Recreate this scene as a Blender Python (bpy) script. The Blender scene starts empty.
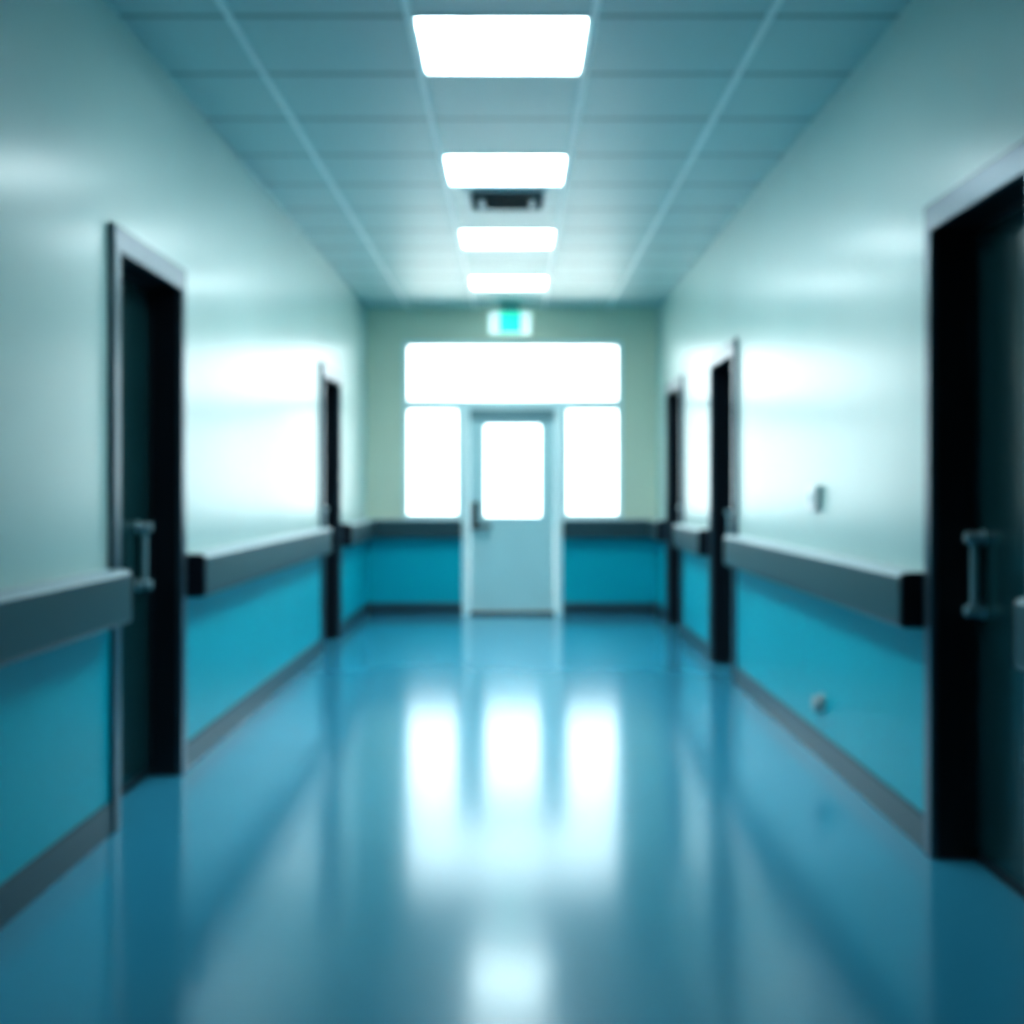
import bpy, bmesh, math
from mathutils import Vector, Matrix

C = bpy.context.scene.collection
S = bpy.context.scene

# ------------------------------------------------------------------ dimensions (metres)
XL, XR = -1.47, 1.43          # corridor wall faces
YN, YF = -3.0, 12.0           # closed end behind the viewpoint, glazed end ahead
WT = 0.20                     # wall thickness
EYE = 1.245
SLOPE = 0.0075                # the suspended ceiling hangs a touch lower towards the near end


def zc(y):
    return 3.065 - SLOPE * (YF - y)


# ------------------------------------------------------------------ materials
def rgb(r, g, b):
    return (r, g, b, 1.0)


def mat(name, base, rough=0.5, metal=0.0, spec=0.5, coat=0.0, coat_rough=0.1, var=0.0, var_scale=3.0,
        bump=0.0, bump_scale=60.0, emit=None, emit_strength=0.0):
    m = bpy.data.materials.new(name)
    m.use_nodes = True
    nt = m.node_tree
    b = nt.nodes['Principled BSDF']
    b.inputs['Base Color'].default_value = rgb(*base)
    b.inputs['Roughness'].default_value = rough
    b.inputs['Metallic'].default_value = metal
    b.inputs['Specular IOR Level'].default_value = spec
    b.inputs['Coat Weight'].default_value = coat
    b.inputs['Coat Roughness'].default_value = coat_rough
    if emit:
        b.inputs['Emission Color'].default_value = rgb(*emit)
        b.inputs['Emission Strength'].default_value = emit_strength
    if var or bump:
        tc = nt.nodes.new('ShaderNodeTexCoord')
    if var:
        n = nt.nodes.new('ShaderNodeTexNoise')
        n.inputs['Scale'].default_value = var_scale
        n.inputs['Detail'].default_value = 4
        nt.links.new(tc.outputs['Object'], n.inputs['Vector'])
        r = nt.nodes.new('ShaderNodeValToRGB')
        r.color_ramp.elements[0].position = 0.3
        r.color_ramp.elements[1].position = 0.7
        r.color_ramp.elements[0].color = rgb(*[c * (1 - var) for c in base])
        r.color_ramp.elements[1].color = rgb(*[min(1, c * (1 + var)) for c in base])
        nt.links.new(n.outputs['Fac'], r.inputs['Fac'])
        nt.links.new(r.outputs['Color'], b.inputs['Base Color'])
    if bump:
        n2 = nt.nodes.new('ShaderNodeTexNoise')
        n2.inputs['Scale'].default_value = bump_scale
        nt.links.new(tc.outputs['Object'], n2.inputs['Vector'])
        bp = nt.nodes.new('ShaderNodeBump')
        bp.inputs['Strength'].default_value = bump
        bp.inputs['Distance'].default_value = 0.002
        nt.links.new(n2.outputs['Fac'], bp.inputs['Height'])
        nt.links.new(bp.outputs['Normal'], b.inputs['Normal'])
    return m


def ceiling_mat():
    m = mat('mineral_ceiling_tile', (0.30, 0.50, 0.56), rough=0.5, spec=0.5)
    nt = m.node_tree
    b = nt.nodes['Principled BSDF']
    tc = nt.nodes.new('ShaderNodeTexCoord')
    sp = nt.nodes.new('ShaderNodeSeparateXYZ')
    nt.links.new(tc.outputs['Object'], sp.inputs[0])

    def M(op, a, v=None, w=None):
        n = nt.nodes.new('ShaderNodeMath')
        n.operation = op
        for k, q in enumerate((a, v, w)):
            if q is None:
                continue
            if isinstance(q, (int, float)):
                n.inputs[k].default_value = q
            else:
                nt.links.new(q, n.inputs[k])
        return n.outputs[0]
    # dark joint between tile rows
    f = M('DIVIDE', M('SUBTRACT', sp.outputs['Y'], 4.465), 0.635)
    fr = M('FRACT', M('ADD', f, 40.0))
    d = M('MULTIPLY', M('MINIMUM', fr, M('SUBTRACT', 1.0, fr)), 0.635)
    joint = M('LESS_THAN', d, 0.015)
    nz = nt.nodes.new('ShaderNodeTexNoise')
    nz.inputs['Scale'].default_value = 140
    nt.links.new(tc.outputs['Object'], nz.inputs['Vector'])
    mx = nt.nodes.new('ShaderNodeMixRGB')
    mx.inputs['Color1'].default_value = rgb(0.39, 0.585, 0.59)
    mx.inputs['Color2'].default_value = rgb(0.45, 0.655, 0.66)
    nt.links.new(nz.outputs['Fac'], mx.inputs['Fac'])
    m2 = nt.nodes.new('ShaderNodeMixRGB')
    m2.inputs['Color2'].default_value = rgb(0.12, 0.25, 0.275)
    nt.links.new(joint, m2.inputs['Fac'])
    nt.links.new(mx.outputs['Color'], m2.inputs['Color1'])
    nt.links.new(m2.outputs['Color'], b.inputs['Base Color'])
    return m


def floor_mat():
    """polished sheet vinyl: coloured body under a soft mirror-like wax layer"""
    m = bpy.data.materials.new('blue_polished_vinyl')
    m.use_nodes = True
    nt = m.node_tree
    nt.nodes.clear()
    o = nt.nodes.new('ShaderNodeOutputMaterial')
    tc = nt.nodes.new('ShaderNodeTexCoord')
    n = nt.nodes.new('ShaderNodeTexNoise')
    n.inputs['Scale'].default_value = 0.8
    n.inputs['Detail'].default_value = 4
    nt.links.new(tc.outputs['Object'], n.inputs['Vector'])
    r = nt.nodes.new('ShaderNodeValToRGB')
    r.color_ramp.elements[0].position = 0.3
    r.color_ramp.elements[1].position = 0.7
    r.color_ramp.elements[0].color = rgb(0.048, 0.31, 0.455)
    r.color_ramp.elements[1].color = rgb(0.054, 0.335, 0.49)
    nt.links.new(n.outputs['Fac'], r.inputs['Fac'])
    d = nt.nodes.new('ShaderNodeBsdfDiffuse')
    nt.links.new(r.outputs['Color'], d.inputs['Color'])
    g = nt.nodes.new('ShaderNodeBsdfGlossy')
    g.inputs['Roughness'].default_value = 0.155
    g.inputs['Color'].default_value = rgb(0.92, 0.98, 1.0)
    f = nt.nodes.new('ShaderNodeFresnel')
    f.inputs['IOR'].default_value = 1.72
    mx = nt.nodes.new('ShaderNodeMixShader')
    nt.links.new(f.outputs[0], mx.inputs[0])
    nt.links.new(d.outputs[0], mx.inputs[1])
    nt.links.new(g.outputs[0], mx.inputs[2])
    nt.links.new(mx.outputs[0], o.inputs['Surface'])
    return m


def glass_mat():
    m = bpy.data.materials.new('clear_window_glass')
    m.use_nodes = True
    nt = m.node_tree
    nt.nodes.clear()
    o = nt.nodes.new('ShaderNodeOutputMaterial')
    t = nt.nodes.new('ShaderNodeBsdfTransparent')
    t.inputs['Color'].default_value = rgb(0.97, 0.99, 0.99)
    g = nt.nodes.new('ShaderNodeBsdfGlossy')
    g.inputs['Roughness'].default_value = 0.03
    lw = nt.nodes.new('ShaderNodeFresnel')
    lw.inputs['IOR'].default_value = 1.45
    mx = nt.nodes.new('ShaderNodeMixShader')
    nt.links.new(lw.outputs[0], mx.inputs[0])
    nt.links.new(t.outputs[0], mx.inputs[1])
    nt.links.new(g.outputs[0], mx.inputs[2])
    nt.links.new(mx.outputs[0], o.inputs['Surface'])
    return m


LIGHTC = (0.83, 0.97, 1.0)
M_wall = mat('mint_gloss_wall_paint', (0.54, 0.71, 0.68), rough=0.34, spec=0.5, coat=0.32, coat_rough=0.21, var=0.025, var_scale=1.2)
M_back = mat('sage_wall_paint', (0.74, 0.77, 0.63), rough=0.45, var=0.03, var_scale=1.5)
M_blue = mat('teal_blue_wainscot_vinyl', (0.0, 0.44, 0.54), rough=0.38, spec=0.25, var=0.04, var_scale=1.3)
M_floor = floor_mat()
M_base = mat('slate_grey_skirting', (0.032, 0.076, 0.102), rough=0.35, var=0.05)
M_railt = mat('lit_grey_rail_top', (0.42, 0.52, 0.57), rough=0.35, var=0.03)  # rail grey lightened: ceiling light on the top put into the colour
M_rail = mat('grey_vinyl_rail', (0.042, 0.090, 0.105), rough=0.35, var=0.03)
M_cap = mat('black_navy_end_cap', (0.006, 0.008, 0.018), rough=0.45, var=0.05)
M_frame = mat('dark_blue_grey_steel', (0.12, 0.17, 0.21), rough=0.30, metal=0.55, var=0.05)
M_jamb = mat('near_black_navy_jamb', (0.006, 0.010, 0.018), rough=0.45, var=0.05)
M_leaf = mat('dark_teal_door_laminate', (0.010, 0.052, 0.058), rough=0.22, spec=0.5, var=0.06)
M_handle = mat('brushed_steel', (0.55, 0.70, 0.74), rough=0.35, metal=0.5, var=0.05)
M_ceil = ceiling_mat()
M_tbar = mat('pale_ceiling_grid_bar', (0.90, 0.98, 0.98), rough=0.5, var=0.02)
M_lframe = mat('white_light_frame', (0.75, 0.83, 0.85), rough=0.5, var=0.02)
M_diff = mat('lit_diffuser', (0.9, 0.95, 0.96), rough=0.5, emit=LIGHTC, emit_strength=10.0, var=0.01)
M_vent = mat('dark_vent_metal', (0.02, 0.085, 0.11), rough=0.6, spec=0.3, var=0.06)
M_ventf = mat('pale_vent_frame', (0.42, 0.60, 0.64), rough=0.5, var=0.03)
M_white = mat('white_plastic', (0.90, 0.93, 0.93), rough=0.25, var=0.02)
M_greyp = mat('grey_plastic', (0.42, 0.47, 0.48), rough=0.4, var=0.03)
M_rubber = mat('dark_rubber', (0.05, 0.07, 0.08), rough=0.6, var=0.05)
M_winf = mat('pale_aqua_window_frame', (0.80, 0.95, 0.97), rough=0.4, var=0.02)
M_edoor = mat('pale_aqua_door_paint', (0.52, 0.74, 0.77), rough=0.35, var=0.02)
M_stop = mat('satin_steel', (0.40, 0.46, 0.47), rough=0.35, metal=0.3, var=0.03)
M_dark = mat('charcoal_metal', (0.05, 0.06, 0.065), rough=0.4, metal=0.4, var=0.05)
M_closer = mat('blue_grey_closer_metal', (0.24, 0.37, 0.40), rough=0.4, metal=0.2, var=0.04)
M_signw = mat('white_sign_face', (0.8, 0.9, 0.9), rough=0.4, emit=(0.75, 1.0, 1.0), emit_strength=0.5, var=0.01)
M_signg = mat('green_sign_face', (0.0, 0.6, 0.45), rough=0.4, emit=(0.0, 0.75, 0.52), emit_strength=0.75, var=0.01)
M_mount = mat('teal_grey_mount', (0.10, 0.42, 0.38), rough=0.5, var=0.03)
M_glass = glass_mat()
M_pave = mat('pale_paving', (0.7, 0.7, 0.68), rough=0.8, var=0.08, var_scale=2)


# ------------------------------------------------------------------ mesh helpers
def add_box(bm, x0, x1, y0, y1, z0, z1, zf=None):
    """axis box; with zf the z values are offsets added to zf(y)"""
    x0, x1 = min(x0, x1), max(x0, x1)
    vs = []
    for z in (z0, z1):
        for (x, y) in ((x0, y0), (x1, y0), (x1, y1), (x0, y1)):
            vs.append(bm.verts.new((x, y, z + (zf(y) if zf else 0))))
    for f in ((3, 2, 1, 0), (4, 5, 6, 7), (0, 1, 5, 4), (1, 2, 6, 5), (2, 3, 7, 6), (3, 0, 4, 7)):
        bm.faces.new([vs[i] for i in f])
    return vs


def add_prism(bm, pts, axis, a0, a1):
    """closed outline pts (p,q) swept along an axis: 'y' -> (p,a,q), 'x' -> (a,p,q)"""
    def P(p, q, a):
        return (p, a, q) if axis == 'y' else (a, p, q)
    A = [bm.verts.new(P(p, q, a0)) for p, q in pts]
    B = [bm.verts.new(P(p, q, a1)) for p, q in pts]
    n = len(pts)
    bm.faces.new(A[::-1])
    bm.faces.new(B)
    for i in range(n):
        bm.faces.new((A[i], A[(i + 1) % n], B[(i + 1) % n], B[i]))


def add_cyl(bm, p0, p1, r, seg=20, r1=None):
    p0, p1 = Vector(p0), Vector(p1)
    d = (p1 - p0)
    q = d.to_track_quat('Z', 'Y').to_matrix().to_4x4()
    mtx = Matrix.Translation((p0 + p1) / 2) @ q
    bmesh.ops.create_cone(bm, cap_ends=True, segments=seg, radius1=r, radius2=r if r1 is None else r1, depth=d.length, matrix=mtx)


def add_tube(bm, pts, r, seg=14):
    """round bar through pts"""
    pts = [Vector(p) for p in pts]
    rings = []
    for i, p in enumerate(pts):
        a = pts[max(0, i - 1)]
        b = pts[min(len(pts) - 1, i + 1)]
        q = (b - a).to_track_quat('Z', 'Y').to_matrix()
        rings.append([bm.verts.new(p + q @ Vector((r * math.cos(t), r * math.sin(t), 0))) for t in
                      [2 * math.pi * k / seg for k in range(seg)]])
    for a, b in zip(rings, rings[1:]):
        for k in range(seg):
            bm.faces.new((a[k], a[(k + 1) % seg], b[(k + 1) % seg], b[k]))
    bm.faces.new(rings[0][::-1])
    bm.faces.new(rings[-1])


def obj(name, bm, m, parent=None, bevel=0.0, smooth=False, origin=None):
    bmesh.ops.recalc_face_normals(bm, faces=bm.faces)
    if origin is not None and parent is None:
        bmesh.ops.translate(bm, verts=bm.verts, vec=-Vector(origin))
    me = bpy.data.meshes.new(name)
    bm.to_mesh(me)
    bm.free()
    o = bpy.data.objects.new(name, me)
    C.objects.link(o)
    me.materials.append(m)
    if origin is not None and parent is None:
        o.location = origin
    if smooth:
        for p in me.polygons:
            p.use_smooth = True
    if bevel:
        mod = o.modifiers.new('edge', 'BEVEL')
        mod.width = bevel
        mod.segments = 2
        mod.limit_method = 'ANGLE'
        mod.angle_limit = math.radians(40)
    if parent is not None:
        o.parent = parent
        w = Vector((0, 0, 0))
        p = parent
        while p is not None:
            w += Vector(p.location)
            p = p.parent
        o.location = -w          # meshes below are written in world coordinates
    return o


def thing(name, label, cat, loc=(0, 0, 0), group=None, kind=None):
    o = bpy.data.objects.new(name, None)
    o.empty_display_size = 0.1
    C.objects.link(o)
    o.location = loc
    o['label'] = label
    o['category'] = cat
    if group:
        o['group'] = group
    if kind:
        o['kind'] = kind
    return o


def struct(name, bm, m, label=None, cat=None, **k):
    o = obj(name, bm, m, **k)
    o['kind'] = 'structure'
    if label:
        o['label'] = label
        o['category'] = cat
    return o


def B():
    return bmesh.new()


# ------------------------------------------------------------------ doors: (side, y0, y1) outer frame extents
FW = 0.07      # architrave width
FP = 0.025     # architrave projection
RD = 0.12      # leaf recess
DT = 2.12      # head of opening
LEFT_DOORS = [(4.345, 5.30), (9.08, 10.07)]
RIGHT_DOORS = [(3.225, 4.12), (7.66, 8.67), (10.10, 11.12)]


def spans(doors, grow=0.0, y0=YN, y1=YF):
    out, a = [], y0
    for d0, d1 in doors:
        out.append((a, d0 + grow))
        a = d1 - grow
    out.append((a, y1))
    return out


# ------------------------------------------------------------------ shell
bm = B()
add_box(bm, XL - WT, XR + WT, YN - WT, YF + 0.2, -0.15, 0.0)
struct('floor', bm, M_floor, 'polished blue vinyl corridor floor mirroring the windows', 'floor')

bm = B()
# ceiling as slabs leaving wells for the light fittings
LIGHT_K = [0, 3, 6, 9]
LX0, LX1 = -0.392, 0.2985
row = lambda k: 4.465 + 0.635 * k
add_box(bm, XL - WT, LX0, YN - WT, YF + 0.2, 0.0, 0.12, zc)
add_box(bm, LX1, XR + WT, YN - WT, YF + 0.2, 0.0, 0.12, zc)
a = YN - WT
for k in LIGHT_K:
    add_box(bm, LX0, LX1, a, row(k), 0.0, 0.12, zc)
    a = row(k + 1)
add_box(bm, LX0, LX1, a, YF + 0.2, 0.0, 0.12, zc)
add_box(bm, XL - WT, XR + WT, YN - WT, YF + 0.2, 0.13, 0.20, zc)
struct('ceiling', bm, M_ceil, 'suspended grey blue tiled ceiling with rows of square panels', 'ceiling')


def side_wall(name, xf, s, doors, label):
    bm = B()
    for (y0, y1) in spans(doors, 0.05, YN - WT, YF + 0.2):
        vs = add_box(bm, xf, xf + s * WT, y0, y1, 0.0, 0.0)
        for v in vs[4:]:
            v.co.z = zc(v.co.y)
    for (d0, d1) in doors:
        vs = add_box(bm, xf, xf + s * WT, d0 + 0.05, d1 - 0.05, 0, 0)
        for v in vs[:4]:
            v.co.z = DT + 0.02
        for v in vs[4:]:
            v.co.z = zc(v.co.y)
    w = struct(name, bm, M_wall, label, 'wall')
    bm = B()
    for (y0, y1) in spans(doors, 0.0):
        add_box(bm, xf, xf - s * 0.006, y0, y1, 0.12, 0.80)
    p = obj('wainscot', bm, M_blue, w)
    p['label'] = 'glossy teal blue lower wall covering'
    return w


side_wall('wall_left', XL, -1, LEFT_DOORS, 'glossy pale mint corridor wall with two dark doors')
side_wall('wall_right', XR, 1, RIGHT_DOORS, 'glossy pale mint corridor wall with three dark doors and thermostat')


def skirting(name, xf, s, doors, label):
    bm = B()
    for (y0, y1) in spans(doors, 0.0, YN, YF):
        y1b = y1 if y1 < YF else YF - 0.016
        add_prism(bm, [(xf, 0), (xf - s * 0.016, 0), (xf - s * 0.016, 0.108), (xf - s * 0.010, 0.12), (xf, 0.12)], 'y', y0, y1b)
    struct(name, bm, M_base, label, 'baseboard')


skirting('baseboard_left', XL, -1, LEFT_DOORS, 'slate grey skirting along the wall with two dark doors')
skirting('baseboard_right', XR, 1, RIGHT_DOORS, 'slate grey skirting along the wall with three dark doors')

# far end wall with an opening for the glazed screen
WX0, WX1 = -1.11, 1.085       # window opening
WZ0, WZ1 = 0.955, 2.735
EX0, EX1 = -0.52, 0.485       # end door frame
bm = B()
add_box(bm, XL - WT, WX0, YF, YF + WT, 0, zc(YF))
add_box(bm, WX1, XR + WT, YF, YF + WT, 0, zc(YF))
add_box(bm, WX0, WX1, YF, YF + WT, WZ1, zc(YF))
add_box(bm, WX0, EX0, YF, YF + WT, 0, WZ0)
add_box(bm, EX1, WX1, YF, YF + WT, 0, WZ0)
wb = struct('wall_back', bm, M_back, 'sage green end wall around the bright windows', 'wall')
bm = B()
add_box(bm, XL + 0.006, EX0, YF - 0.006, YF, 0.12, 0.80)
add_box(bm, EX1, XR - 0.006, YF - 0.006, YF, 0.12, 0.80)
p = obj('wainscot', bm, M_blue, wb)
p['label'] = 'teal blue lower wall covering beside the end door'
bm = B()
for x0, x1 in ((XL + 0.016, EX0), (EX1, XR - 0.016)):
    add_prism(bm, [(YF, 0), (YF - 0.016, 0), (YF - 0.016, 0.108), (YF - 0.010, 0.12), (YF, 0.12)], 'x', x0, x1)
struct('baseboard_back', bm, M_base, 'dark slate skirting either side of the pale end door', 'baseboard')

bm = B()
add_box(bm, XL, XR, YN - WT, YN, 0, zc(YN))
struct('wall_front', bm, M_wall, 'pale mint wall closing the corridor behind the viewpoint', 'wall')

# ------------------------------------------------------------------ ceiling grid bars
bm_ = None
for i, x in enumerate((-1.0575, LX0, LX1, 0.95)):
    bm = B()
    add_box(bm, x - 0.012, x + 0.012, YN, YF, -0.010, 0.0, zc)
    struct('trim_%d' % (i + 1), bm, M_tbar,
           ['pale ceiling grid bar nearest the two-door wall', 'pale ceiling grid bar along the lights on the two-door side',
            'pale ceiling grid bar along the lights on the three-door side', 'pale ceiling grid bar nearest the three-door wall'][i], 'ceiling trim')


# ------------------------------------------------------------------ side doors
def side_door(n, xf, s, y0, y1, label, hy=0.12):
    t = thing('door_%d' % n, label, 'door', (xf, (y0 + y1) / 2, 0), kind='structure')
    ya, yb = y0 + FW, y1 - FW
    # architrave standing proud of the wall
    bm = B()
    xo = xf - s * FP
    add_box(bm, xf, xo, y0, ya, 0, DT)
    add_box(bm, xf, xo, yb, y1, 0, DT)
    add_box(bm, xf, xo, y0, y1, DT, DT + 0.095)
    obj('door_frame', bm, M_frame, t, bevel=0.004)
    # lining of the recess
    bm = B()
    xi = xf + s * 0.19
    add_box(bm, xf, xi, y0 + 0.05, ya, 0, DT)
    add_box(bm, xf, xi, yb, y1 - 0.05, 0, DT)
    add_box(bm, xf, xi, y0 + 0.05, y1 - 0.05, DT, DT + 0.02)
    # stop bead
    add_box(bm, xf + s * (RD - 0.015), xf + s * RD, yb - 0.012, yb, 0, DT)
    add_box(bm, xf + s * (RD - 0.015), xf + s * RD, ya, yb, DT - 0.012, DT)
    obj('door_jamb', bm, M_jamb, t)
    # leaf
    bm = B()
    xl = xf + s * RD
    add_box(bm, xl, xl + s * 0.045, ya + 0.002, yb - 0.002, 0.006, DT - 0.002)
    leaf = obj('door_leaf', bm, M_leaf, t, bevel=0.002)
    # bottom seal strip
    bm = B()
    add_box(bm, xl - s * 0.004, xl, ya + 0.004, yb - 0.014, 0.006, 0.035)
    obj('bottom_seal', bm, M_jamb, leaf)
    # pull handle near the far stile
    bm = B()
    yh = yb - hy
    zl, zh = 0.845, 1.088
    xbar = xl - s * 0.030
    add_tube(bm, [(xbar, yh, zl), (xbar, yh, zh)], 0.0125)
    for z in (zl, zh):
        add_cyl(bm, (xl, yh, z), (xl - s * 0.060, yh, z), 0.020)
        add_cyl(bm, (xl, yh, z), (xl - s * 0.006, yh, z), 0.027)
    h = obj('pull_handle', bm, M_handle, leaf, bevel=0.003, smooth=False)
    h['label'] = 'brushed steel upright pull handle'
    return t


side_door(1, XL, -1, *LEFT_DOORS[0], 'dark teal door in steel frame between two handrails, nearest on the two-door wall', 0.16)
side_door(2, XL, -1, *LEFT_DOORS[1], 'dark narrow-looking door at far end of the two-door wall')
side_door(3, XR, 1, *RIGHT_DOORS[0], 'large dark teal door with steel pull handle, cut off by the picture edge', 0.085)
side_door(4, XR, 1, *RIGHT_DOORS[1], 'dark teal door at the far end of the handrail under the thermostat')
side_door(5, XR, 1, *RIGHT_DOORS[2], 'dark door nearest the end wall on the thermostat side')


# ------------------------------------------------------------------ handrails (crash rails)
def rail_profile(base, s, part='all', d=0.09):
    """outline across the rail; base = wall face, s = outward sign"""
    low = [(0.0, 0.768), (d - 0.012, 0.768), (d - 0.003, 0.772), (d, 0.784), (d, 0.943)]
    top = [(d, 0.943), (d - 0.004, 0.951), (d - 0.012, 0.957), (d - 0.03, 0.960), (0.0, 0.960)]
    pts = {'all': low + top[1:], 'low': low + [(0.0, 0.943)], 'top': [(0.0, 0.943)] + top}[part]
    return [(base - s * p, q) for p, q in pts]


def hand_rail(axis, base, s, a0, a1, label, caps=(True, True), grp='grey wall handrails'):
    loc = (base, (a0 + a1) / 2, 0.77) if axis == 'y' else ((a0 + a1) / 2, base, 0.77)
    t = thing('handrail', label, 'handrail', loc, grp)
    c0 = a0 + (0.022 if caps[0] else 0)
    c1 = a1 - (0.022 if caps[1] else 0)
    bm = B()
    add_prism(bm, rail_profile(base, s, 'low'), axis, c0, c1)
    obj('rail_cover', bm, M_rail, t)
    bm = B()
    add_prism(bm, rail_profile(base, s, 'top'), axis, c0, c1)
    e = obj('lit_top_strip', bm, M_railt, t)
    e['label'] = 'rounded top edge of the rail, painted paler as lit from above'
    for on, q0, q1 in ((caps[0], a0, c0), (caps[1], c1, a1)):
        if on:
            bm = B()
            add_prism(bm, rail_profile(base, s, 'all', 0.088), axis, q0, q1)
            e = obj('end_cap', bm, M_cap, t, bevel=0.004)
            e['label'] = 'black rail end cap'
    return t


G = 0.006
hand_rail('y', XL + G, -1, 0.6, 4.33, 'long grey handrail before the nearest door of the two-door wall')
hand_rail('y', XL + G, -1, 5.335, 9.07, 'grey handrail spanning between the two doors of the two-door wall')
hand_rail('y', XL + G, -1, 10.15, YF - G, 'short grey handrail from the farther two-door-wall door to the end corner', caps=(True, False))
hand_rail('y', XR - G, 1, 0.6, 3.215, 'grey handrail stub at picture edge, in front of the cut-off door')
hand_rail('y', XR - G, 1, 4.14, 7.65, 'long grey handrail running under the wall thermostat')
hand_rail('y', XR - G, 1, 8.68, 10.09, 'short grey handrail between the two far doors on the thermostat wall')
hand_rail('y', XR - G, 1, 11.13, YF - G, 'stubby grey handrail between last thermostat-side door and end corner', caps=(True, False))
hand_rail('x', YF - G, 1, XL + G + 0.09, EX0 - 0.005, 'dark grey rail on end wall beside the lever handle side of the pale door', caps=(False, False))
hand_rail('x', YF - G, 1, EX1 + 0.005, XR - G - 0.09, 'dark grey rail on end wall beside the hinge side of the pale door', caps=(False, False))

# ------------------------------------------------------------------ glazed end screen
TZ0, TZ1 = 2.075, 2.135       # transom bar
FB = 0.048


def window(n, x0, x1, z0, z1, label):
    t = thing('window_%d' % n, label, 'window', ((x0 + x1) / 2, YF, z0), kind='structure')
    bm = B()
    ya, yb = YF - 0.012, YF + 0.07
    add_box(bm, x0, x0 + FB, ya, yb, z0, z1)
    add_box(bm, x1 - FB, x1, ya, yb, z0, z1)
    add_box(bm, x0 + FB, x1 - FB, ya, yb, z0, z0 + FB)
    add_box(bm, x0 + FB, x1 - FB, ya, yb, z1 - FB, z1)
    obj('window_frame', bm, M_winf, t, bevel=0.004)
    bm = B()
    add_box(bm, x0 + FB, x1 - FB, YF + 0.035, YF + 0.041, z0 + FB, z1 - FB)
    obj('pane', bm, M_glass, t)


window(1, WX0, WX1, TZ0 + 0.02, WZ1, 'wide bright transom window above the pale end door')
window(2, WX0, EX0, WZ0, TZ0 + 0.02, 'bright upright side window on the lever handle side of end door')
window(3, EX1, WX1, WZ0, TZ0 + 0.02, 'bright upright side window on the hinge side of end door')

t = thing('door_6', 'pale aqua end door with tall bright glass panel and lever handle', 'door', ((EX0 + EX1) / 2, YF, 0), kind='structure')
EH = TZ0 + 0.02
bm = B()
ya, yb = YF - 0.02, YF + 0.09
add_box(bm, EX0, EX0 + 0.075, ya, yb, 0, EH)
add_box(bm, EX1 - 0.075, EX1, ya, yb, 0, EH)
add_box(bm, EX0 + 0.075, EX1 - 0.075, ya, yb, EH - 0.035, EH)
obj('door_frame', bm, M_winf, t, bevel=0.004)
LX_0, LX_1 = EX0 + 0.078, EX1 - 0.078
GX0, GX1, GZ0, GZ1 = -0.31, 0.285, 0.962, 1.915
bm = B()
ya, yb = YF + 0.02, YF + 0.065
add_box(bm, LX_0, GX0, ya, yb, 0.035, EH - 0.037)
add_box(bm, GX1, LX_1, ya, yb, 0.035, EH - 0.037)
add_box(bm, GX0, GX1, ya, yb, 0.035, GZ0)
add_box(bm, GX0, GX1, ya, yb, GZ1, EH - 0.037)
leaf = obj('door_leaf', bm, M_edoor, t)
bm = B()
for q in ((GX0, GX0 + 0.018, GZ0, GZ1), (GX1 - 0.018, GX1, GZ0, GZ1), (GX0, GX1, GZ0, GZ0 + 0.018), (GX0, GX1, GZ1 - 0.018, GZ1)):
    add_box(bm, q[0], q[1], ya - 0.006, yb, q[2], q[3])
obj('glazing_bead', bm, M_winf, leaf)
bm = B()
add_box(bm, GX0 + 0.018, GX1 - 0.018, YF + 0.04, YF + 0.046, GZ0 + 0.018, GZ1 - 0.018)
obj('pane', bm, M_glass, leaf)
bm = B()
add_box(bm, LX_0, LX_1, YF - 0.015, YF + 0.02, 1.95, 2.055)
obj('door_closer', bm, M_closer, leaf, bevel=0.006)
bm = B()
add_box(bm, -0.425, -0.355, ya - 0.012, ya, 0.85, 1.13)
h = obj('handle_plate', bm, M_dark, leaf, bevel=0.006)
h['label'] = 'dark metal lever handle plate'
bm = B()
add_tube(bm, [(-0.39, ya - 0.01, 0.885), (-0.39, ya - 0.05, 0.885), (-0.375, ya - 0.062, 0.885), (-0.34, ya - 0.064, 0.885), (-0.225, ya - 0.062, 0.883)], 0.021)
obj('lever', bm, M_dark, leaf, smooth=True)
bm = B()
add_box(bm, LX_0, LX_1, YF - 0.02, YF + 0.09, 0.0, 0.03)
obj('threshold', bm, M_dark, t, bevel=0.004)


# ------------------------------------------------------------------ ceiling lights
LAMP_W = 10.0
LAMP_SPREAD = 124


def ceiling_light(k, label):
    y0, y1 = row(k), row(k + 1)
    ym = (y0 + y1) / 2
    t = thing('ceiling_light', label, 'ceiling light', ((LX0 + LX1) / 2, ym, zc(ym)), 'square ceiling light panels in a row')
    bm = B()
    e = 0.013
    for q in ((LX0 + e, LX0 + e + 0.012, y0 + 0.004, y1 - 0.004), (LX1 - e - 0.012, LX1 - e, y0 + 0.004, y1 - 0.004),
              (LX0 + e + 0.012, LX1 - e - 0.012, y0 + 0.004, y0 + 0.016), (LX0 + e + 0.012, LX1 - e - 0.012, y1 - 0.016, y1 - 0.004)):
        add_box(bm, *q, -0.004, 0.06, zc)
    obj('light_frame', bm, M_lframe, t)
    bm = B()
    add_box(bm, LX0 + e + 0.012, LX1 - e - 0.012, y0 + 0.016, y1 - 0.016, 0.010, 0.022, zc)
    d = obj('diffuser', bm, M_diff, t)
    d['label'] = 'glowing white diffuser panel'
    L = bpy.data.lights.new('panel_lamp', 'AREA')
    L.shape = 'SQUARE'
    L.size = 0.60
    L.energy = LAMP_W
    L.color = LIGHTC
    L.spread = math.radians(LAMP_SPREAD)
    lo = bpy.data.objects.new('panel_lamp', L)
    C.objects.link(lo)
    lo.parent = t
    lo.location = (0, 0, 0.004)


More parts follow.
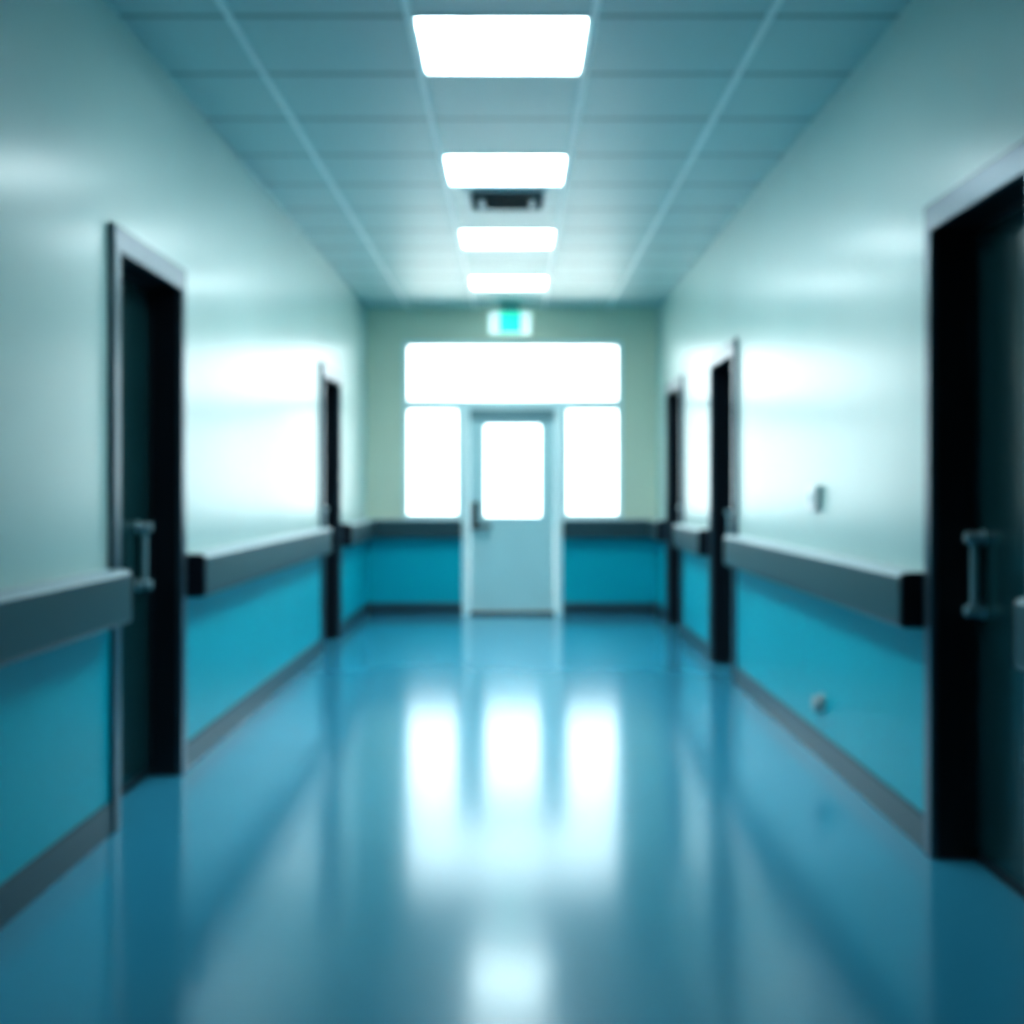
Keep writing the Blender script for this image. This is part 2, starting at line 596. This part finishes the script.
ceiling_light(0, 'largest square glowing ceiling panel, nearest in the row')
ceiling_light(3, 'glowing white ceiling panel just before the dark ceiling vent')
ceiling_light(6, 'glowing white ceiling panel just beyond the dark ceiling vent')
ceiling_light(9, 'thin-looking glowing ceiling panel closest to the exit sign')

# ------------------------------------------------------------------ ceiling vent
VX0, VX1, VY0, VY1 = -0.262, 0.178, 7.12, 7.60
t = thing('ceiling_vent', 'dark slatted air vent in pale frame on the ceiling between light panels', 'vent', (-0.04, 7.36, zc(7.36)))
bm = B()
w = 0.03
for q in ((VX0 - w, VX0, VY0 - w, VY1 + w), (VX1, VX1 + w, VY0 - w, VY1 + w), (VX0, VX1, VY0 - w, VY0), (VX0, VX1, VY1, VY1 + w)):
    add_box(bm, *q, -0.014, 0.0, zc)
obj('vent_frame', bm, M_ventf, t, bevel=0.003)
bm = B()
add_box(bm, VX0, VX1, VY0, VY1, -0.004, 0.0, zc)
obj('backing_plate', bm, M_vent, t)
bm = B()
n = 9
for i in range(n):
    y = VY0 + (i + 0.5) * (VY1 - VY0) / n
    v = add_box(bm, VX0 + 0.01, VX1 - 0.01, y - 0.003, y + 0.003, -0.024, -0.004, zc)
    for q in v[:4]:
        q.co.y -= 0.018
o_ = obj('louvre_blades', bm, M_vent, t)
for x in (VX0 + 0.065, VX1 - 0.065):
    bm = B()
    add_box(bm, x - 0.018, x + 0.018, 7.28, 7.48, -0.032, -0.020, zc)
    c = obj('clip', bm, M_ventf, t, bevel=0.004)
    c['label'] = 'small pale vent clip'

# ------------------------------------------------------------------ exit sign
EY = 11.70
t = thing('exit_sign', 'lit white and green exit sign hanging from the ceiling before the end wall', 'exit sign', (-0.035, EY, 2.76))
SX0, SX1, SZ0, SZ1 = -0.245, 0.165, 2.765, 2.98
bm = B()
add_box(bm, SX0, SX1, EY - 0.03, EY + 0.03, SZ0, SZ1)
o_ = obj('sign_box', bm, M_signw, t, bevel=0.008)
bm = B()
add_box(bm, -0.142, 0.068, EY - 0.034, EY - 0.029, SZ0 + 0.008, SZ1 - 0.005)
o_ = obj('green_panel', bm, M_signg, t)
o_['label'] = 'glowing green centre panel'
bm = B()
add_box(bm, -0.12, 0.05, EY - 0.026, EY + 0.026, SZ1, zc(EY) - 0.012)
add_box(bm, -0.15, 0.08, EY - 0.04, EY + 0.04, zc(EY) - 0.012, zc(EY) - 0.001)
obj('ceiling_mount', bm, M_mount, t)

# ------------------------------------------------------------------ thermostat / switch on the right wall
t = thing('thermostat', 'small square white wall control with round knob above the long handrail', 'thermostat', (XR, 5.67, 1.205))
bm = B()
add_box(bm, XR, XR - 0.024, 5.585, 5.755, 1.145, 1.268)
obj('housing', bm, M_greyp, t, bevel=0.006)  # grey stands in for shade on the side facing the viewpoint
bm = B()
add_box(bm, XR - 0.024, XR - 0.030, 5.59, 5.75, 1.15, 1.263)
obj('face_plate', bm, M_white, t, bevel=0.003)
bm = B()
add_cyl(bm, (XR - 0.030, 5.665, 1.207), (XR - 0.036, 5.665, 1.207), 0.026, 28)
k_ = obj('knob', bm, M_closer, t, bevel=0.003)
k_['label'] = 'grey round knob'

# ------------------------------------------------------------------ door stop on the wainscot
t = thing('door_stop', 'small steel door stop on the teal lower wall above the skirting', 'door stop', (XR, 5.54, 0.255))
xw = XR - 0.006
bm = B()
add_cyl(bm, (xw, 5.54, 0.258), (xw - 0.008, 5.54, 0.258), 0.052, 28)
add_cyl(bm, (xw - 0.006, 5.54, 0.258), (xw - 0.028, 5.54, 0.258), 0.038, 28)
obj('stop_body', bm, M_stop, t)
bm = B()
add_cyl(bm, (xw - 0.028, 5.54, 0.258), (xw - 0.044, 5.54, 0.258), 0.040, 28, 0.034)
b_ = obj('bumper', bm, M_greyp, t)
b_['label'] = 'grey rubber bumper'

# ------------------------------------------------------------------ pale paving outside the end door
bm = B()
add_box(bm, -15, 15, YF + 0.2, 45, -0.25, -0.06)
struct('ground', bm, M_pave, 'pale bright paving outside the glazed end of the corridor', 'ground')

# ------------------------------------------------------------------ sky light
w = bpy.data.worlds.new('overcast_sky')
S.world = w
w.use_nodes = True
nt = w.node_tree
bg = nt.nodes['Background']
bg.inputs['Color'].default_value = rgb(0.92, 0.985, 1.0)
bg.inputs['Strength'].default_value = 3.4


def portal(name, x0, x1, z0, z1):
    L = bpy.data.lights.new(name, 'AREA')
    L.shape = 'RECTANGLE'
    L.size = x1 - x0
    L.size_y = z1 - z0
    L.cycles.is_portal = True
    o = bpy.data.objects.new(name, L)
    C.objects.link(o)
    o.location = ((x0 + x1) / 2, YF + 0.12, (z0 + z1) / 2)
    o.rotation_euler = (math.radians(-90), 0, 0)     # faces the corridor (-Y)


portal('sky_portal', WX0, WX1, WZ0, WZ1)

sl = bpy.data.lights.new('bounce_sun', 'SUN')
sl.energy = 22.0
sl.angle = math.radians(8)
sl.color = (1.0, 0.97, 0.92)
so = bpy.data.objects.new('bounce_sun', sl)
C.objects.link(so)
so.location = (0, 5, 20)
so.rotation_euler = (math.radians(32), 0, 0)      # added fill from behind the building: lit paving bounces onto the far ceiling

# ------------------------------------------------------------------ camera
cd = bpy.data.cameras.new('camera')
cam = bpy.data.objects.new('camera', cd)
C.objects.link(cam)
cam.location = (0, 0, EYE)
cam.rotation_euler = (math.radians(90), 0, 0)
cd.sensor_width = 36
cd.sensor_fit = 'HORIZONTAL'
cd.lens = 36 * 1200 / 1024
cd.shift_x = -2 / 1024
cd.shift_y = -22 / 1024
cd.clip_start = 0.05
cd.dof.use_dof = True
cd.dof.focus_distance = 0.6
cd.dof.aperture_fstop = 7.5
S.camera = cam

S.view_settings.view_transform = 'Standard'
S.view_settings.look = 'Medium High Contrast'
S.view_settings.exposure = 0.35
S.cycles.use_denoising = True
S.cycles.max_bounces = 10
S.cycles.diffuse_bounces = 6
S.cycles.sample_clamp_indirect = 8
